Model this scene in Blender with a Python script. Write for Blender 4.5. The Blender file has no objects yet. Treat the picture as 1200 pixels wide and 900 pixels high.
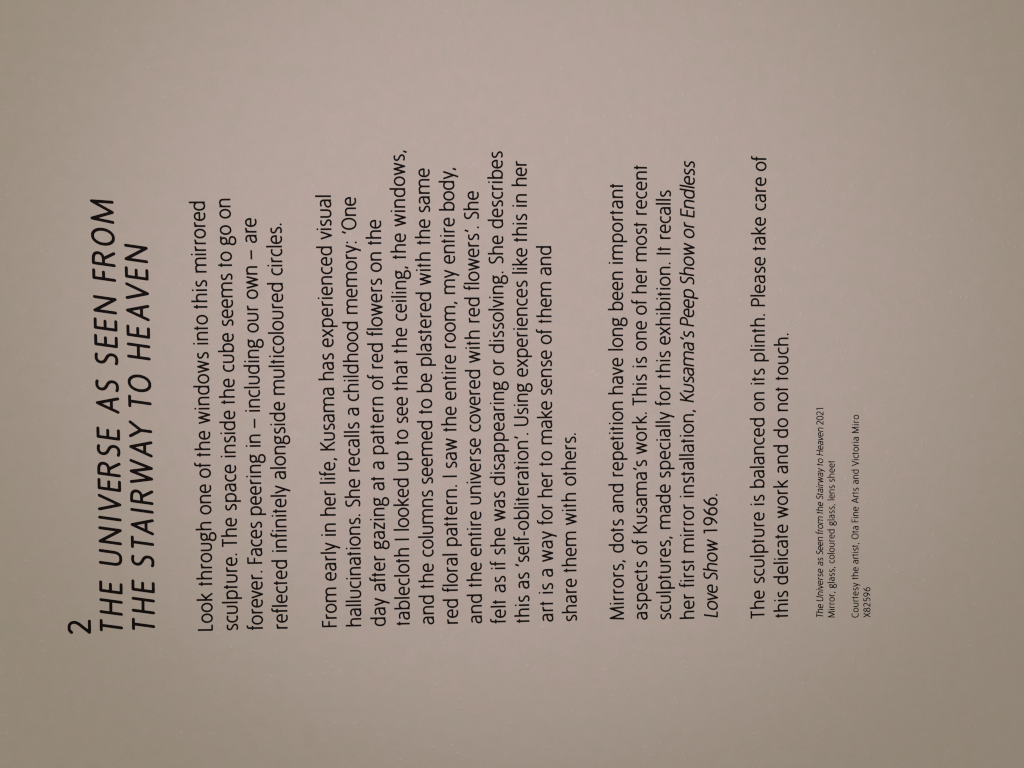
import bpy, math
from mathutils import Vector, Matrix
from mathutils.geometry import delaunay_2d_cdt

scene = bpy.context.scene
C = scene.collection

# ------------------------------------------------------------------ camera
# The wall is the plane y = 0, text runs along +x, world up is +z; the photo was
# taken with the camera turned on its side, so image right is world down.
cam_data = bpy.data.cameras.new("camera")
cam_data.sensor_fit = 'HORIZONTAL'
cam_data.sensor_width = 36.0
cam_data.lens = 36.0 * 867.0 / 1200.0
cam_data.clip_start = 0.01
cam_data.clip_end = 50.0
cam = bpy.data.objects.new("camera", cam_data)
C.objects.link(cam)
cam.matrix_world = Matrix(((-0.00658532, 0.99958424, 0.02807087, 0.12346724),(-0.05230639, 0.02768873, -0.99824715, -0.34680000),(-0.99860937, -0.00804206, 0.05210230, -0.12129983), (0, 0, 0, 1)))
scene.camera = cam

# ------------------------------------------------------------------ light (a dim gallery, soft room light and an added spot for lens vignetting)
world = bpy.data.worlds.new("World")
scene.world = world
world.use_nodes = True
world.node_tree.nodes["Background"].inputs[0].default_value = (1.0, 0.86, 0.66, 1)
world.node_tree.nodes["Background"].inputs[1].default_value = 0.01


def aim(o, target):
    o.rotation_euler = (Vector(target) - o.location).to_track_quat('-Z', 'Y').to_euler()


def spot(name, loc, target, energy, color, size, blend, radius):
    d = bpy.data.lights.new(name, 'SPOT')
    d.energy, d.color, d.spot_size, d.spot_blend, d.shadow_soft_size = energy, color, math.radians(size), blend, radius
    o = bpy.data.objects.new(name, d)
    o.location = loc
    aim(o, target)
    C.objects.link(o)


def area(name, loc, target, energy, color, size):
    d = bpy.data.lights.new(name, 'AREA')
    d.shape, d.size, d.energy, d.color = 'DISK', size, energy, color
    o = bpy.data.objects.new(name, d)
    o.location = loc
    aim(o, target)
    C.objects.link(o)


spot("vignette_spot", (0.19, -1.5, 0.35), (0.15, 0.0, -0.145), 26.5, (0.915, 0.730, 1.000), 19.5, 1.0, 0.04)  # added lamp: its tinted pool imitates the lens's brighter, pinker centre
area("room_light", (0.30, -1.3, -0.10), (0.15, 0.0, -0.12), 11.0, (1.000, 0.915, 0.782), 1.2)


scene.view_settings.view_transform = 'Standard'
scene.view_settings.look = 'None'
scene.view_settings.exposure = 0.0
scene.view_settings.gamma = 1.0
scene.cycles.filter_width = 1.15


# ------------------------------------------------------------------ materials
def wall_material():
    m = bpy.data.materials.new("painted_wall")
    m.use_nodes = True
    n, l = m.node_tree.nodes, m.node_tree.links
    b = n["Principled BSDF"]
    b.inputs["Roughness"].default_value = 0.72
    b.inputs["Specular IOR Level"].default_value = 0.3
    tc = n.new("ShaderNodeTexCoord")

    def noise(scale, detail, rough=0.5):
        t = n.new("ShaderNodeTexNoise")
        t.inputs["Scale"].default_value = scale
        t.inputs["Detail"].default_value = detail
        t.inputs["Roughness"].default_value = rough
        l.new(tc.outputs["Object"], t.inputs["Vector"])
        return t

    def ramp(src, p0, c0, p1, c1):
        r = n.new("ShaderNodeValToRGB")
        r.color_ramp.elements[0].position, r.color_ramp.elements[0].color = p0, c0
        r.color_ramp.elements[1].position, r.color_ramp.elements[1].color = p1, c1
        l.new(src, r.inputs["Fac"])
        return r

    def mix(kind, fac, a, c):
        x = n.new("ShaderNodeMix")
        x.data_type = 'RGBA'
        x.blend_type = kind
        x.inputs["Factor"].default_value = fac
        l.new(a, x.inputs["A"])
        l.new(c, x.inputs["B"])
        return x.outputs["Result"]

    # two close paint tints in slow patches (pink grey / olive grey)
    big = ramp(noise(95.0, 4.0, 0.6).outputs["Fac"], 0.36, (0.640, 0.566, 0.524, 1), 0.64, (0.620, 0.574, 0.514, 1))
    mid = ramp(noise(150.0, 4.0, 0.6).outputs["Fac"], 0.33, (0.955, 0.965, 0.955, 1), 0.67, (1.0, 0.992, 1.0, 1))
    fine = ramp(noise(1100.0, 3.0, 0.7).outputs["Fac"], 0.28, (0.925, 0.93, 0.925, 1), 0.72, (1, 1, 1, 1))
    col = mix('MULTIPLY', 1.0, big.outputs["Color"], mid.outputs["Color"])
    col = mix('MULTIPLY', 1.0, col, fine.outputs["Color"])
    # sparse grit under the paint: tiny raised specks, with highlights painted into their colour
    vor = n.new("ShaderNodeTexVoronoi")
    vor.inputs["Scale"].default_value = 210.0
    l.new(tc.outputs["Object"], vor.inputs["Vector"])
    gate = ramp(noise(75.0, 2.0).outputs["Fac"], 0.50, (0, 0, 0, 1), 0.58, (1, 1, 1, 1))
    dot = ramp(vor.outputs["Distance"], 0.08, (1, 1, 1, 1), 0.22, (0, 0, 0, 1))
    grit = mix('MULTIPLY', 1.0, dot.outputs["Color"], gate.outputs["Color"])
    fleck_highlight = n.new("ShaderNodeMix")
    fleck_highlight.data_type = 'RGBA'
    l.new(grit, fleck_highlight.inputs["Factor"])
    l.new(col, fleck_highlight.inputs["A"])
    fleck_highlight.inputs["B"].default_value = (0.638, 0.585, 0.538, 1)  # lighter tint painted on the specks as their highlight
    l.new(fleck_highlight.outputs["Result"], b.inputs["Base Color"])
    # roller stipple
    h1 = noise(420.0, 5.0, 0.6)
    add = n.new("ShaderNodeMath")
    add.operation = 'MULTIPLY_ADD'
    l.new(grit, add.inputs[0])
    add.inputs[1].default_value = 1.0
    l.new(h1.outputs["Fac"], add.inputs[2])
    bump = n.new("ShaderNodeBump")
    bump.inputs["Strength"].default_value = 0.3
    bump.inputs["Distance"].default_value = 0.0006
    l.new(add.outputs[0], bump.inputs["Height"])
    l.new(bump.outputs["Normal"], b.inputs["Normal"])
    return m


def ink_material(name, rgb, rough):
    m = bpy.data.materials.new(name)
    m.use_nodes = True
    n, l = m.node_tree.nodes, m.node_tree.links
    b = n["Principled BSDF"]
    b.inputs["Roughness"].default_value = rough
    b.inputs["Specular IOR Level"].default_value = 0.12
    tc = n.new("ShaderNodeTexCoord")
    t = n.new("ShaderNodeTexNoise")
    t.inputs["Scale"].default_value = 600.0
    l.new(tc.outputs["Object"], t.inputs["Vector"])
    r = n.new("ShaderNodeValToRGB")
    r.color_ramp.elements[0].color = (*[c * 0.7 for c in rgb], 1)
    r.color_ramp.elements[1].color = (*[c * 1.3 for c in rgb], 1)
    l.new(t.outputs["Fac"], r.inputs["Fac"])
    l.new(r.outputs["Color"], b.inputs["Base Color"])
    return m


WALL = wall_material()
INK = ink_material("black_lettering", (0.006, 0.0032, 0.0028), 0.75)

# ------------------------------------------------------------------ the wall
def box_mesh(name, x0, x1, y0, y1, z0, z1):
    v = [(x, y, z) for x in (x0, x1) for y in (y0, y1) for z in (z0, z1)]
    f = [(0, 1, 3, 2), (4, 6, 7, 5), (0, 4, 5, 1), (2, 3, 7, 6), (0, 2, 6, 4), (1, 5, 7, 3)]
    me = bpy.data.meshes.new(name)
    me.from_pydata(v, [], f)
    me.validate()
    return me


wm = box_mesh("wall", -1.6, 1.8, 0.0, 0.12, -1.5, 1.3)
wm.materials.append(WALL)
wall = bpy.data.objects.new("wall", wm)
wall["kind"] = "structure"
C.objects.link(wall)

# ------------------------------------------------------------------ letterforms
# A humanist sans drawn as centre lines (x-height 500, capitals 675, ascenders 720).
# M/L/C as in SVG, E = ellipse cx cy rx ry, D = dot cx cy r.
GLYPHS = {
    ' ': (245.6, ''),
    'a': (460.5, 'M 84.3 436 C 118.3 462 158.3 477 208.3 477 C 311.3 477 364.3 425 364.3 330 L 364.3 0 M 364.3 288 C 296.3 290 231.3 286 171.3 265 C 101.3 240 66.3 200 66.3 140 C 66.3 65 114.3 22 184.3 22 C 284.3 22 364.3 85 364.3 180'),
    'b': (502.1, 'M 98 720 L 98 0 M 98 320 C 98 415 175.1 477 273.2 477 C 375.5 477 436.7 390 436.7 252 C 436.7 112 370.2 22 262.6 22 C 169.8 22 98 75 98 165'),
    'c': (388.9, 'M 355.5 442 C 323.5 464 291.5 477 251.5 477 C 143.5 477 67.5 385 67.5 250 C 67.5 112 143.5 22 251.5 22 C 293.5 22 328.5 34 359.5 58'),
    'd': (516.6, 'M 411.3 720 L 411.3 0 M 411.3 320 C 411.3 415 334.2 477 236.1 477 C 133.8 477 72.6 390 72.6 252 C 72.6 112 139.1 22 246.7 22 C 339.5 22 411.3 75 411.3 165'),
    'e': (465.9, 'M 67.4 258 L 399.4 258 C 399.4 400 338.4 477 241.4 477 C 133.4 477 65.4 385 65.4 250 C 65.4 108 141.4 22 263.4 22 C 318.4 22 355.4 36 391.4 60'),
    'f': (250.6, 'M 246.3 700 C 232.3 706 216.3 709 198.3 709 C 144.3 709 112.3 680 112.3 610 L 112.3 0 M 22.3 476 L 222.3 476'),
    'g': (469.6, 'E 214.8 343 142 133 M 256.8 470 L 431.8 474 M 122.8 238 C 76.8 200 76.8 128 141.8 98 L 206.8 92 C 336.8 88 404.8 55 404.8 -35 C 404.8 -130 331.8 -186 226.8 -186 C 116.8 -186 58.8 -135 58.8 -50 C 58.8 20 91.8 70 146.8 95'),
    'h': (500.3, 'M 94.2 720 L 94.2 0 M 94.2 320 C 94.2 415 167.2 477 250.2 477 C 352.2 477 406.2 425 406.2 320 L 406.2 0'),
    'i': (199.5, 'M 99.8 500 L 99.8 0 D 99.8 642 38'),
    'k': (436.5, 'M 97.7 720 L 97.7 0 M 377.7 500 L 115.7 250 M 173.7 305 L 403.7 0'),
    'l': (190.1, 'M 95 720 L 95 0'),
    'm': (786.6, 'M 89.3 500 L 89.3 0 M 89.3 330 C 89.3 420 157.3 477 235.3 477 C 342.3 477 394.3 425 394.3 320 L 394.3 0 M 394.3 330 C 394.3 420 460.3 477 542.3 477 C 647.3 477 699.3 425 699.3 320 L 699.3 0'),
    'n': (496.9, 'M 92.4 500 L 92.4 0 M 92.4 320 C 92.4 415 165.4 477 248.4 477 C 350.4 477 404.4 425 404.4 320 L 404.4 0'),
    'o': (488.5, 'E 244.3 250 184 227'),
    'p': (516.9, 'M 105.4 500 L 105.4 -205 M 105.4 320 C 105.4 415 182.5 477 280.6 477 C 382.9 477 444.1 390 444.1 252 C 444.1 112 377.6 22 270 22 C 177.2 22 105.4 75 105.4 165'),
    'r': (313.2, 'M 101.1 500 L 101.1 0 M 101.1 310 C 101.1 415 154.1 477 224.1 477 C 244.1 477 264.1 474 281.1 466'),
    's': (381, 'M 311 448 C 283 467 251 477 215 477 C 138 477 89 438 89 372 C 89 305 143 280 198 252 C 265 220 323 192 323 122 C 323 60 273 22 195 22 C 151 22 111 34 75 58'),
    't': (266, 'M 109 615 L 109 0 M 25 476 L 209 476'),
    'u': (492.8, 'M 90.4 500 L 90.4 195 C 90.4 82 142.4 22 246.4 22 C 350.4 22 402.4 82 402.4 195 L 402.4 500'),
    'v': (374.1, 'M 26 500 L 187 14 L 348 500'),
    'w': (621.6, 'M 53.8 500 L 181.8 14 L 310.8 486 L 439.8 14 L 567.8 500'),
    'x': (418.4, 'M 41.2 500 L 377.2 0 M 377.2 500 L 41.2 0'),
    'y': (403, 'M 39.5 500 L 207.5 20 M 365.5 500 L 133.5 -195'),
    'z': (384.8, 'M 49.4 474 L 331.4 474 L 47.4 26 L 339.4 26'),
    'A': (535, 'M 22 0 L 267 660 L 513 0 M 105 222 L 430 222'),
    'C': (530, 'M 483 605 C 435 637 390 652 330 652 C 165 652 89 520 89 335 C 89 142 175 22 333 22 C 395 22 445 38 490 70'),
    'E': (430, 'M 92 675 L 92 0 M 92 649 L 385 649 M 92 352 L 355 352 M 92 26 L 385 26'),
    'F': (375, 'M 82 675 L 82 0 M 82 649 L 352 649 M 82 355 L 325 355'),
    'H': (572, 'M 92 675 L 92 0 M 478 675 L 478 0 M 92 348 L 478 348'),
    'I': (204.4, 'M 102.2 675 L 102.2 0'),
    'K': (461.4, 'M 87.7 675 L 87.7 0 M 420.7 675 L 103.7 328 M 175.7 405 L 443.7 0'),
    'L': (393, 'M 99.5 675 L 99.5 26 L 347.5 26'),
    'M': (717.3, 'M 83.1 0 L 121.1 652 L 356.1 30 L 591.1 652 L 633.1 0'),
    'N': (562, 'M 92 0 L 92 650 L 470 25 L 470 675'),
    'O': (634.7, 'E 317.4 337 240 316'),
    'P': (465.7, 'M 97.4 675 L 97.4 0 M 97.4 649 L 220.4 649 C 350.4 649 407.4 590 407.4 488 C 407.4 386 350.4 322 220.4 322 L 97.4 322'),
    'R': (490, 'M 92 675 L 92 0 M 92 649 L 215 649 C 345 649 402 590 402 498 C 402 405 345 345 215 345 L 92 345 M 255 340 L 440 0'),
    'S': (422.8, 'M 361.4 625 C 326.4 643 289.4 652 251.4 652 C 156.4 652 99.4 600 99.4 515 C 99.4 425 161.4 380 233.4 345 C 311.4 308 369.4 262 369.4 170 C 369.4 75 303.4 22 216.4 22 C 161.4 22 116.4 38 81.4 62'),
    'T': (434.1, 'M 18.5 649 L 392.5 649 M 205.5 649 L 205.5 0'),
    'U': (553.8, 'M 88.9 675 L 88.9 235 C 88.9 92 153.9 22 276.9 22 C 398.9 22 464.9 92 464.9 235 L 464.9 675'),
    'V': (490, 'M 22 675 L 245 14 L 468 675'),
    'W': (720, 'M 24 675 L 192 14 L 360 661 L 528 14 L 696 675'),
    'X': (490, 'M 40 675 L 450 0 M 450 675 L 40 0'),
    'Y': (450, 'M 20 675 L 225 325 L 430 675 M 225 325 L 225 0'),
    '0': (490, 'E 245 337 175 316'),
    '1': (490, 'M 265 675 L 265 0 M 265 648 L 115 628'),
    '2': (490, 'M 88 575 C 125 628 172 653 228 653 C 325 653 388 595 388 500 C 388 420 335 345 262 262 L 75 28 L 415 26'),
    '5': (490, 'M 388 649 L 142 649 L 125 380 C 160 394 200 400 238 400 C 345 400 402 322 402 220 C 402 95 322 22 215 22 C 165 22 118 35 82 58'),
    '6': (490, 'E 248 215 165 193 M 365 662 C 180 555 83 400 83 215'),
    '8': (490, 'E 245 498 138 155 E 245 182 172 160'),
    '9': (490, 'E 242 460 165 193 M 125 13 C 310 120 407 275 407 460'),
    '.': (192.2, 'D 97 38 41'),
    ',': (210.7, 'M 118 62 L 62 -98'),
    ':': (207.7, 'D 103.4 38 41 D 103.4 430 41'),
    '‘': (200, 'M 145 660 L 80 488'),
    '’': (180, 'M 145 660 L 80 488'),
    '–': (540, 'M 58 262 L 482 262'),
    '-': (280, 'M 40 222 L 240 222'),
}
HEAD_FIT = {'A': 0.80, 'V': 0.90, 'U': 0.94, 'O': 0.885, 'H': 0.92, 'W': 0.93, 'N': 1.04, 'M': 1.06, 'S': 0.95}
TH = 0.00010          # film thickness of the lettering


def bez(p0, p1, p2, p3, n=9):
    out = []
    for i in range(1, n + 1):
        t = i / n
        a, b, c, d = (1 - t) ** 3, 3 * t * (1 - t) ** 2, 3 * t * t * (1 - t), t ** 3
        out.append((a * p0[0] + b * p1[0] + c * p2[0] + d * p3[0], a * p0[1] + b * p1[1] + c * p2[1] + d * p3[1]))
    return out


def parse(path):
    """-> list of (points, closed), list of dots"""
    tok = path.split()
    strokes, dots, cur, i = [], [], None, 0
    while i < len(tok):
        k = tok[i]
        if k == 'M':
            cur = [(float(tok[i + 1]), float(tok[i + 2]))]
            strokes.append((cur, False))
            i += 3
        elif k == 'L':
            cur.append((float(tok[i + 1]), float(tok[i + 2])))
            i += 3
        elif k == 'C':
            v = [float(x) for x in tok[i + 1:i + 7]]
            cur.extend(bez(cur[-1], v[0:2], v[2:4], v[4:6]))
            i += 7
        elif k == 'E':
            cx, cy, rx, ry = [float(x) for x in tok[i + 1:i + 5]]
            K = 0.575
            p = [(cx + rx, cy)]
            p += bez(p[-1], (cx + rx, cy + K * ry), (cx + K * rx, cy + ry), (cx, cy + ry))
            p += bez(p[-1], (cx - K * rx, cy + ry), (cx - rx, cy + K * ry), (cx - rx, cy))
            p += bez(p[-1], (cx - rx, cy - K * ry), (cx - K * rx, cy - ry), (cx, cy - ry))
            p += bez(p[-1], (cx + K * rx, cy - ry), (cx + rx, cy - K * ry), (cx + rx, cy))
            strokes.append((p[:-1], True))
            i += 5
        elif k == 'D':
            dots.append([float(x) for x in tok[i + 1:i + 4]])
            i += 4
    return strokes, dots


def disc(cx, cy, r, n=16):
    return [(cx + r * math.cos(2 * math.pi * k / n), cy + r * math.sin(2 * math.pi * k / n)) for k in range(n)]


def outline(ch, w, slant, rounded, hratio):
    """filled triangles of one letter: (verts, tris)"""
    strokes, dots = parse(GLYPHS[ch][1])
    polys = []

    def width(dx, dy):
        d = math.hypot(dx, dy) or 1.0
        return 0.5 * w * (hratio + (1 - hratio) * abs(dy / d))

    if rounded:       # round-ended capitals: keep the outer edges on the baseline and capital line
        def fit(q):
            t = min(1.0, max(0.0, (q[1] - 26) / 623.0))
            return (q[0], w / 2 + t * (675 - w))
        f = HEAD_FIT.get(ch, 1.0)
        mid = GLYPHS[ch][0] / 2
        strokes = [([((q[0] - mid) * f + mid, q[1]) for q in map(fit, pts)], closed) for pts, closed in strokes]
        if ch in 'EFT2S':     # free ends: the round cap stays inside the letter's width
            cut = []
            for pts, closed in strokes:
                pts = list(pts)
                for e in ((0, 1), (-1, -2)):
                    p, q = pts[e[0]], pts[e[1]]
                    d = math.hypot(p[0] - q[0], p[1] - q[1])
                    flat = abs(p[1] - q[1]) < 1.0 and (ch != '2' or e[0] == -1) and (ch in 'T2' or e[0] == -1)
                    if ch == 'S' or flat:
                        left = w / 2 if flat else w / 3
                        if e[0] == -1:
                            pts.reverse()
                        while len(pts) > 2:
                            d = math.hypot(pts[0][0] - pts[1][0], pts[0][1] - pts[1][1])
                            if d > left + 6:
                                break
                            left = max(0.0, left - d)
                            pts.pop(0)
                        (px, py), (qx, qy) = pts[0], pts[1]
                        d = math.hypot(px - qx, py - qy)
                        pts[0] = (px + (qx - px) * left / d, py + (qy - py) * left / d)
                        if e[0] == -1:
                            pts.reverse()
                cut.append((pts, closed))
            strokes = cut
    for pts, closed in strokes:
        pts = [q for i, q in enumerate(pts) if i == 0 or math.hypot(q[0] - pts[i - 1][0], q[1] - pts[i - 1][1]) > 0.5]
        n = len(pts)
        L, R = [], []
        for i, p in enumerate(pts):
            a = pts[i - 1] if (i or closed) else p
            b = pts[(i + 1) % n] if (i < n - 1 or closed) else p
            # sharp corner: split the ribbon with a disc
            dx, dy = b[0] - a[0], b[1] - a[1]
            d = math.hypot(dx, dy) or 1.0
            h = width(dx, dy)
            L.append((p[0] - dy / d * h, p[1] + dx / d * h))
            R.append((p[0] + dy / d * h, p[1] - dx / d * h))
        segs = n if closed else n - 1
        for i in range(segs):
            j = (i + 1) % n
            p, q = pts[i], pts[j]
            # a corner uses the segment's own normals
            def side(k, idx):
                a = pts[idx - 1] if (idx or closed) else None
                c = pts[(idx + 1) % n] if (idx < n - 1 or closed) else None
                if a is None or c is None:
                    return k
                v1 = (pts[idx][0] - a[0], pts[idx][1] - a[1])
                v2 = (c[0] - pts[idx][0], c[1] - pts[idx][1])
                cosang = (v1[0] * v2[0] + v1[1] * v2[1]) / ((math.hypot(*v1) * math.hypot(*v2)) or 1)
                if cosang < 0.8:
                    return None
                return k
            dx, dy = q[0] - p[0], q[1] - p[1]
            d = math.hypot(dx, dy) or 1
            h = width(dx, dy)
            nx, ny = -dy / d * h, dx / d * h
            Lp, Rp = (L[i], R[i])
            Lq, Rq = (L[j], R[j])
            if side(1, i) is None:
                Lp, Rp = (p[0] + nx, p[1] + ny), (p[0] - nx, p[1] - ny)
                polys.append(disc(p[0], p[1], h * 0.98, 12))
            if side(1, j) is None:
                Lq, Rq = (q[0] + nx, q[1] + ny), (q[0] - nx, q[1] - ny)
            polys.append([Rp, Rq, Lq, Lp])
        if rounded and not closed:
            for p, q in ((pts[0], pts[1]), (pts[-1], pts[-2])):
                polys.append(disc(p[0], p[1], width(q[0] - p[0], q[1] - p[1]) * 0.99, 16))
    for cx, cy, r in dots:
        polys.append(disc(cx, cy, r * (0.55 + w / 140.0), 16))
    vs, fs = [], []
    for po in polys:
        area = sum(po[i][0] * po[(i + 1) % len(po)][1] - po[(i + 1) % len(po)][0] * po[i][1] for i in range(len(po)))
        if abs(area) < 1e-3:
            continue
        if area < 0:
            po = po[::-1]
        fs.append(list(range(len(vs), len(vs) + len(po))))
        vs += [Vector((x + slant * y, y)) for x, y in po]
    ov, oe, of, _, _, orig = delaunay_2d_cdt(vs, [], fs, 0, 0.05)
    tris = [f for f, o in zip(of, orig) if len(o)]
    used = sorted({i for f in tris for i in f})
    re = {o: k for k, o in enumerate(used)}
    return [tuple(ov[i]) for i in used], [[re[i] for i in f] for f in tris]


_cache = {}


def letter(ch, w, slant, rounded, hratio):
    key = (ch, w, slant, rounded, hratio)
    if key not in _cache:
        v, t = outline(*key)
        cnt = {}
        for f in t:
            for a, b in ((f[0], f[1]), (f[1], f[2]), (f[2], f[0])):
                cnt[(a, b)] = cnt.get((a, b), 0) + 1
        rim = [(a, b) for (a, b) in cnt if (b, a) not in cnt]
        _cache[key] = (v, t, rim)
    return _cache[key]


class Lettering:
    """collects letters into one mesh lying on the wall (front faces -y)"""

    def __init__(self):
        self.v, self.f = [], []

    def put(self, ch, x, z, dz, size, w, slant=0.0, rounded=False, hratio=0.9):
        if ch == ' ':
            return
        vs, ts, rim = letter(ch, w, slant, rounded, hratio)
        n0 = len(self.v)
        k = len(vs)
        for px, py in vs:
            self.v.append((x + px * size - py * size * dz, -TH, z + py * size + px * size * dz))
        for px, py in vs:
            self.v.append((x + px * size - py * size * dz, 0.0, z + py * size + px * size * dz))
        for a, b, c in ts:
            self.f.append((n0 + a, n0 + b, n0 + c))
        for a, b in rim:
            self.f.append((n0 + b, n0 + a, n0 + k + a, n0 + k + b))

    def build(self, name, parent, label=None):
        me = bpy.data.meshes.new(name)
        me.from_pydata(self.v, [], self.f)
        me.materials.append(INK)
        o = bpy.data.objects.new(name, me)
        C.objects.link(o)
        o.parent = parent
        if label:
            o["label"] = label
        return o


def set_line(text, starts, end, base, size, w, roman, italic):
    """sets one line; starts = where each word begins, end = where the last one ends.
    |...| runs are italic and go to the second mesh"""
    a, b, c = base
    sl = False
    words = []
    for word in text.split(' '):
        seq = []
        for ch in word:
            if ch == '|':
                sl = not sl
            else:
                seq.append((ch, sl))
        words.append(seq)
    for k, seq in enumerate(words):
        first = edges(*seq[0], w)[0]
        adv = [GLYPHS[ch][0] for ch, s in seq]
        if k < len(words) - 1:
            room = (starts[k + 1] - starts[k]) / size
            nat = sum(adv) + GLYPHS[' '][0] + edges(*words[k + 1][0], w)[0] - first
            share = (room - nat) / (len(seq) + 3.0)
        else:
            room = (end - starts[k]) / size
            nat = sum(adv[:-1]) + edges(*seq[-1], w)[1] - first
            share = (room - nat) / max(1, len(seq) - 1)
        pen = -first
        for (ch, s), wd in zip(seq, adv):
            x = starts[k] + pen * size
            dz = b + 2 * c * x
            (italic if s else roman).put(ch, x, a + b * x + c * x * x, dz, size, w, SLANT if s else 0.0)
            pen += wd * 1.0 + share


def edges(ch, s, w):
    v, _, _ = letter(ch, w, SLANT if s else 0.0, False, 0.9)
    xs = [p[0] for p in v]
    return min(xs), max(xs)


def ink(ch, w):
    v, _, _ = letter(ch, w, 0.0, False, 0.9)
    xs = [p[0] for p in v]
    return min(xs), max(xs)


SLANT = 0.155
BODY, BODY_W = 1.0e-5, 88.0
SMALL, SMALL_W = 0.5e-5, 94.0

# ------------------------------------------------------------------ the wall text
text = bpy.data.objects.new("wall_text", None)
text["label"] = "black gallery text on the pale wall, numbered slanted heading over four paragraphs"
text["category"] = "wall text"
C.objects.link(text)

num = Lettering()
num.put('2', -0.000235, 0.055208, 0.0, 1.56e-5, 91, 0.0, True, 0.97)
num.build("exhibit_number", text, "upright figure 2 above the heading")

head = Lettering()
HEAD_SIZE, HEAD_W = 1.56e-5, 91.0
HEAD_SLANT = 0.155
for ch, xc, base in [
    ('T', 0.003398, (0.0408888, -0.0110012, 0.057689)),
    ('H', 0.012474, (0.0408888, -0.0110012, 0.057689)),
    ('E', 0.021537, (0.0408888, -0.0110012, 0.057689)),
    ('U', 0.035286, (0.0408888, -0.0110012, 0.057689)),
    ('N', 0.045459, (0.0408888, -0.0110012, 0.057689)),
    ('I', 0.053413, (0.0408888, -0.0110012, 0.057689)),
    ('V', 0.060374, (0.0408888, -0.0110012, 0.057689)),
    ('E', 0.068897, (0.0408888, -0.0110012, 0.057689)),
    ('R', 0.076429, (0.0408888, -0.0110012, 0.057689)),
    ('S', 0.08497, (0.0408888, -0.0110012, 0.057689)),
    ('E', 0.092522, (0.0408888, -0.0110012, 0.057689)),
    ('A', 0.105999, (0.0408888, -0.0110012, 0.057689)),
    ('S', 0.114578, (0.0408888, -0.0110012, 0.057689)),
    ('S', 0.12688, (0.0408888, -0.0110012, 0.057689)),
    ('E', 0.134809, (0.0408888, -0.0110012, 0.057689)),
    ('E', 0.14234, (0.0408888, -0.0110012, 0.057689)),
    ('N', 0.151296, (0.0408888, -0.0110012, 0.057689)),
    ('F', 0.164763, (0.0408888, -0.0110012, 0.057689)),
    ('R', 0.172412, (0.0408888, -0.0110012, 0.057689)),
    ('O', 0.182134, (0.0408888, -0.0110012, 0.057689)),
    ('M', 0.193803, (0.0408888, -0.0110012, 0.057689)),
    ('T', 0.00363, (0.0264172, -0.0101441, 0.053059)),
    ('H', 0.012766, (0.0264172, -0.0101441, 0.053059)),
    ('E', 0.02173, (0.0264172, -0.0101441, 0.053059)),
    ('S', 0.033688, (0.0264172, -0.0101441, 0.053059)),
    ('T', 0.041793, (0.0264172, -0.0101441, 0.053059)),
    ('A', 0.049768, (0.0264172, -0.0101441, 0.053059)),
    ('I', 0.056749, (0.0264172, -0.0101441, 0.053059)),
    ('R', 0.063446, (0.0264172, -0.0101441, 0.053059)),
    ('W', 0.0745, (0.0264172, -0.0101441, 0.053059)),
    ('A', 0.085731, (0.0264172, -0.0101441, 0.053059)),
    ('Y', 0.093886, (0.0264172, -0.0101441, 0.053059)),
    ('T', 0.106686, (0.0264172, -0.0101441, 0.053059)),
    ('O', 0.1154, (0.0264172, -0.0101441, 0.053059)),
    ('H', 0.129987, (0.0264172, -0.0101441, 0.053059)),
    ('E', 0.139019, (0.0264172, -0.0101441, 0.053059)),
    ('A', 0.148154, (0.0264172, -0.0101441, 0.053059)),
    ('V', 0.157004, (0.0264172, -0.0101441, 0.053059)),
    ('E', 0.165532, (0.0264172, -0.0101441, 0.053059)),
    ('N', 0.174551, (0.0264172, -0.0101441, 0.053059))]:
    a, b, c = base
    v, _, _ = letter(ch, HEAD_W, HEAD_SLANT, True, 0.97)
    # centre each letter on its measured middle at half the capital height
    lo, hi = min(p[0] - HEAD_SLANT * p[1] for p in v), max(p[0] - HEAD_SLANT * p[1] for p in v)
    x = xc - ((lo + hi) / 2 + HEAD_SLANT * 337) * HEAD_SIZE
    head.put(ch, x, a + b * x + c * x * x, b + 2 * c * xc, HEAD_SIZE, HEAD_W, HEAD_SLANT, True, 0.97)
head.build("heading", text, "large slanted capitals heading in two lines")

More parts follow.
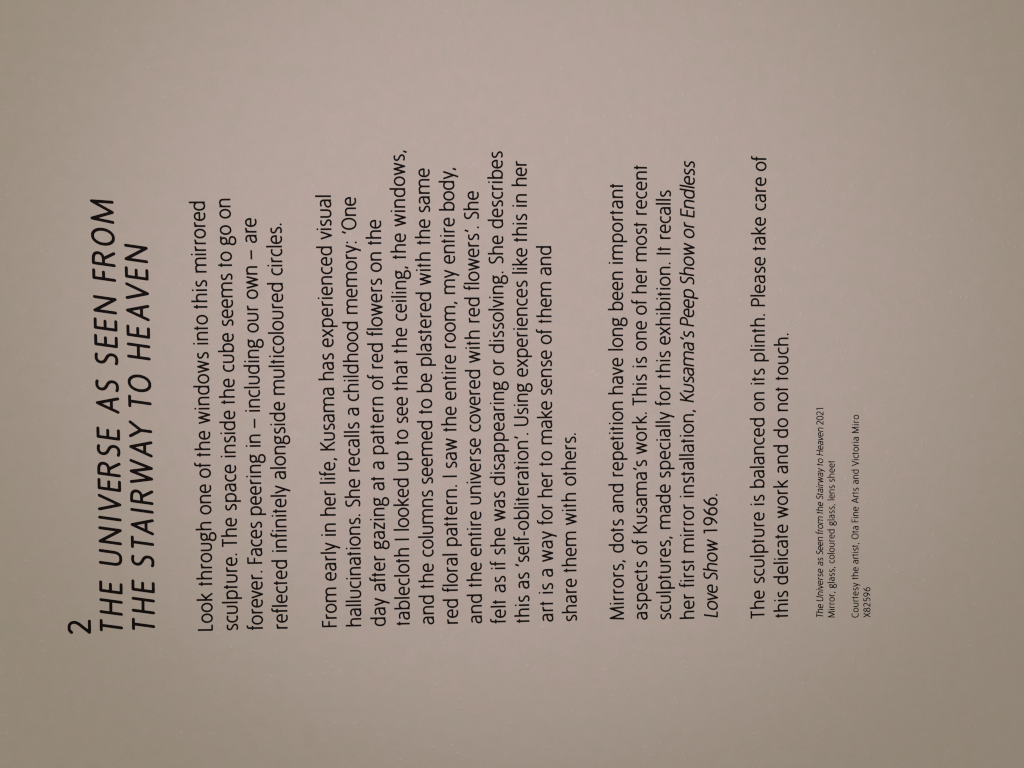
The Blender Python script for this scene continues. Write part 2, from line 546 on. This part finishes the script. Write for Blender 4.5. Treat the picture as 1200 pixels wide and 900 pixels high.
PARAGRAPHS = [
    ('four line paragraph about the windows, directly below the heading', None, [
        ('Look through one of the windows into this mirrored', [0.000293, 0.021365, 0.054496, 0.071469, 0.081378, 0.096389, 0.132953, 0.149359, 0.165798], 0.19823, (0.0004142, -0.0086186, 0.045031)),
        ('sculpture. The space inside the cube seems to go on', [0.000206, 0.039275, 0.056161, 0.080871, 0.105481, 0.120263, 0.141351, 0.168406, 0.178253, 0.190412], 0.199564, (-0.0110721, -0.0079244, 0.041402)),
        ('forever. Faces peering in – including our own – are', [0.000152, 0.031113, 0.05382, 0.085587, 0.094362, 0.101863, 0.138287, 0.153679, 0.17188, 0.179324], 0.190842, (-0.0225083, -0.0072196, 0.037715)),
        ('reflected infinitely alongside multicoloured circles.', [0.000384, 0.036471, 0.070328, 0.109491, 0.1645], 0.188391, (-0.0338609, -0.0065205, 0.034056)),
    ]),
    ('long paragraph of eleven lines about a childhood memory', None, [
        ('From early in her life, Kusama has experienced visual', [0.000568, 0.022416, 0.043548, 0.052948, 0.06796, 0.083453, 0.116101, 0.131393, 0.180914], 0.201312, (-0.0565311, -0.0051164, 0.026812)),
        ('hallucinations. She recalls a childhood memory: ‘One', [0.000644, 0.056955, 0.07342, 0.099464, 0.106295, 0.146689, 0.183603], 0.200629, (-0.0678816, -0.004403, 0.023143)),
        ('day after gazing at a pattern of red flowers on the', [0.00044, 0.016796, 0.036733, 0.064458, 0.074218, 0.081368, 0.111476, 0.121401, 0.136494, 0.166057, 0.178604], 0.190224, (-0.0792207, -0.003684, 0.01945)),
        ('tablecloth I looked up to see that the ceiling, the windows,', [0.00056, 0.040818, 0.045365, 0.073418, 0.085818, 0.0958, 0.111062, 0.128509, 0.143373, 0.172087, 0.187002], 0.22216, (-0.09051, -0.0029793, 0.015839)),
        ('and the columns seemed to be plastered with the same', [0.000681, 0.017861, 0.032774, 0.067195, 0.100071, 0.110129, 0.122438, 0.159808, 0.178762, 0.193647], 0.213987, (-0.1018436, -0.0022594, 0.012163)),
        ('red floral pattern. I saw the entire room, my entire body,', [0.000719, 0.015861, 0.037638, 0.070161, 0.074461, 0.09163, 0.106356, 0.130647, 0.155792, 0.16985, 0.194441], 0.214381, (-0.1131559, -0.0015425, 0.008501)),
        ('and the entire universe covered with red flowers’. She', [0.000599, 0.018001, 0.032601, 0.057101, 0.091424, 0.123602, 0.142535, 0.1576, 0.190541], 0.203637, (-0.124435, -0.0008283, 0.004841)),
        ('felt as if she was disappearing or dissolving. She describes', [0.000393, 0.015101, 0.0262, 0.033143, 0.048987, 0.066042, 0.117768, 0.128165, 0.169938, 0.186307], 0.222104, (-0.1357186, -0.000117, 0.0012)),
        ('this as ‘self-obliteration’. Using experiences like this in her', [0.000358, 0.016597, 0.027304, 0.093864, 0.117003, 0.16525, 0.180152, 0.196402, 0.205934], 0.21778, (-0.1469421, 0.0005879, -0.002437)),
        ('art is a way for her to make sense of them and', [0.000605, 0.014094, 0.022052, 0.029185, 0.047001, 0.059986, 0.074845, 0.085027, 0.108357, 0.132201, 0.14209, 0.16445], 0.178225, (-0.1582523, 0.0012923, -0.006036)),
        ('share them with others.', [0.000571, 0.024054, 0.046514, 0.065284], 0.090263, (-0.1695493, 0.0019715, -0.009419)),
    ]),
    ('five line paragraph with a slanted title near its end', 'slanted title of an earlier work', [
        ('Mirrors, dots and repetition have long been important', [0.000746, 0.032904, 0.052064, 0.069415, 0.108381, 0.129083, 0.14803, 0.169882], 0.207273, (-0.1922027, 0.0033913, -0.016837)),
        ('aspects of Kusama’s work. This is one of her most recent', [0.000383, 0.031857, 0.042013, 0.079752, 0.103057, 0.121064, 0.129019, 0.145865, 0.155999, 0.171049, 0.192858], 0.215903, (-0.2035367, 0.0040805, -0.020407)),
        ('sculptures, made specially for this exhibition. It recalls', [0.000306, 0.043811, 0.068431, 0.102786, 0.115843, 0.131663, 0.174268, 0.181527], 0.204534, (-0.2149153, 0.0047603, -0.023923)),
        ('her first mirror installation, |Kusama’s Peep Show or Endless', [0.000312, 0.015547, 0.032307, 0.058895, 0.104182, 0.140178, 0.159992, 0.181913, 0.191582], 0.218385, (-0.2262792, 0.0054385, -0.027467)),
        ('|Love Show| 1966.', [0.00065, 0.018715, 0.041296], 0.06031, (-0.2376665, 0.0059989, -0.029857)),
    ]),
    ('two line paragraph asking visitors not to touch', None, [
        ('The sculpture is balanced on its plinth. Please take care of', [-0.000332, 0.016719, 0.054555, 0.062909, 0.09969, 0.112476, 0.123483, 0.149742, 0.176215, 0.195091, 0.213669], 0.220893, (-0.2606532, 0.0074204, -0.037921)),
        ('this delicate work and do not touch.', [-0.000203, 0.015839, 0.048049, 0.069567, 0.086745, 0.099577, 0.114427], 0.13686, (-0.2722112, 0.0080023, -0.040845)),
    ]),
]
for label, italic_label, lines in PARAGRAPHS:
    ro = Lettering()
    slanted = []
    for t, starts, end, base in lines:
        it = Lettering()
        set_line(t, starts, end, base, BODY, BODY_W, ro, it)
        if it.v:
            slanted.append(it)
    p = ro.build("paragraph", text, label)
    for it in slanted:
        it.build("italic_title", p, italic_label)

CREDITS = [
    ('caption', 'small two line caption starting with a slanted title', 'small slanted title of the work', [
        ('|The Universe as Seen from the Stairway to Heaven| 2021', [-0.000375, 0.007256, 0.024611, 0.030012, 0.03997, 0.049913, 0.056822, 0.073176, 0.077958, 0.092817], 0.101035, (-0.2895965, 0.0089019, -0.045472)),
        ('Mirror, glass, coloured glass, lens sheet', [-0.000807, 0.013544, 0.025658, 0.044013, 0.056317, 0.065251], 0.075451, (-0.2952905, 0.0091742, -0.046694)),
    ]),
    ('credit_line', 'small line naming the lenders', None, [
        ('Courtesy the artist, Ota Fine Arts and Victoria Miro', [-0.0011, 0.017658, 0.025162, 0.037191, 0.045419, 0.054632, 0.063997, 0.072728, 0.088628], 0.097571, (-0.3071663, 0.0098162, -0.050378)),
    ]),
    ('catalogue_number', 'small catalogue number at the very bottom', None, [
        ('X82596', [-0.001161], 0.013687, (-0.3130372, 0.0100421, -0.050357)),
    ]),
]
for name, label, italic_label, lines in CREDITS:
    ro, it = Lettering(), Lettering()
    for t, starts, end, base in lines:
        set_line(t, starts, end, base, SMALL, SMALL_W, ro, it)
    p = ro.build(name, text, label)
    if it.v:
        it.build("italic_title", p, italic_label)
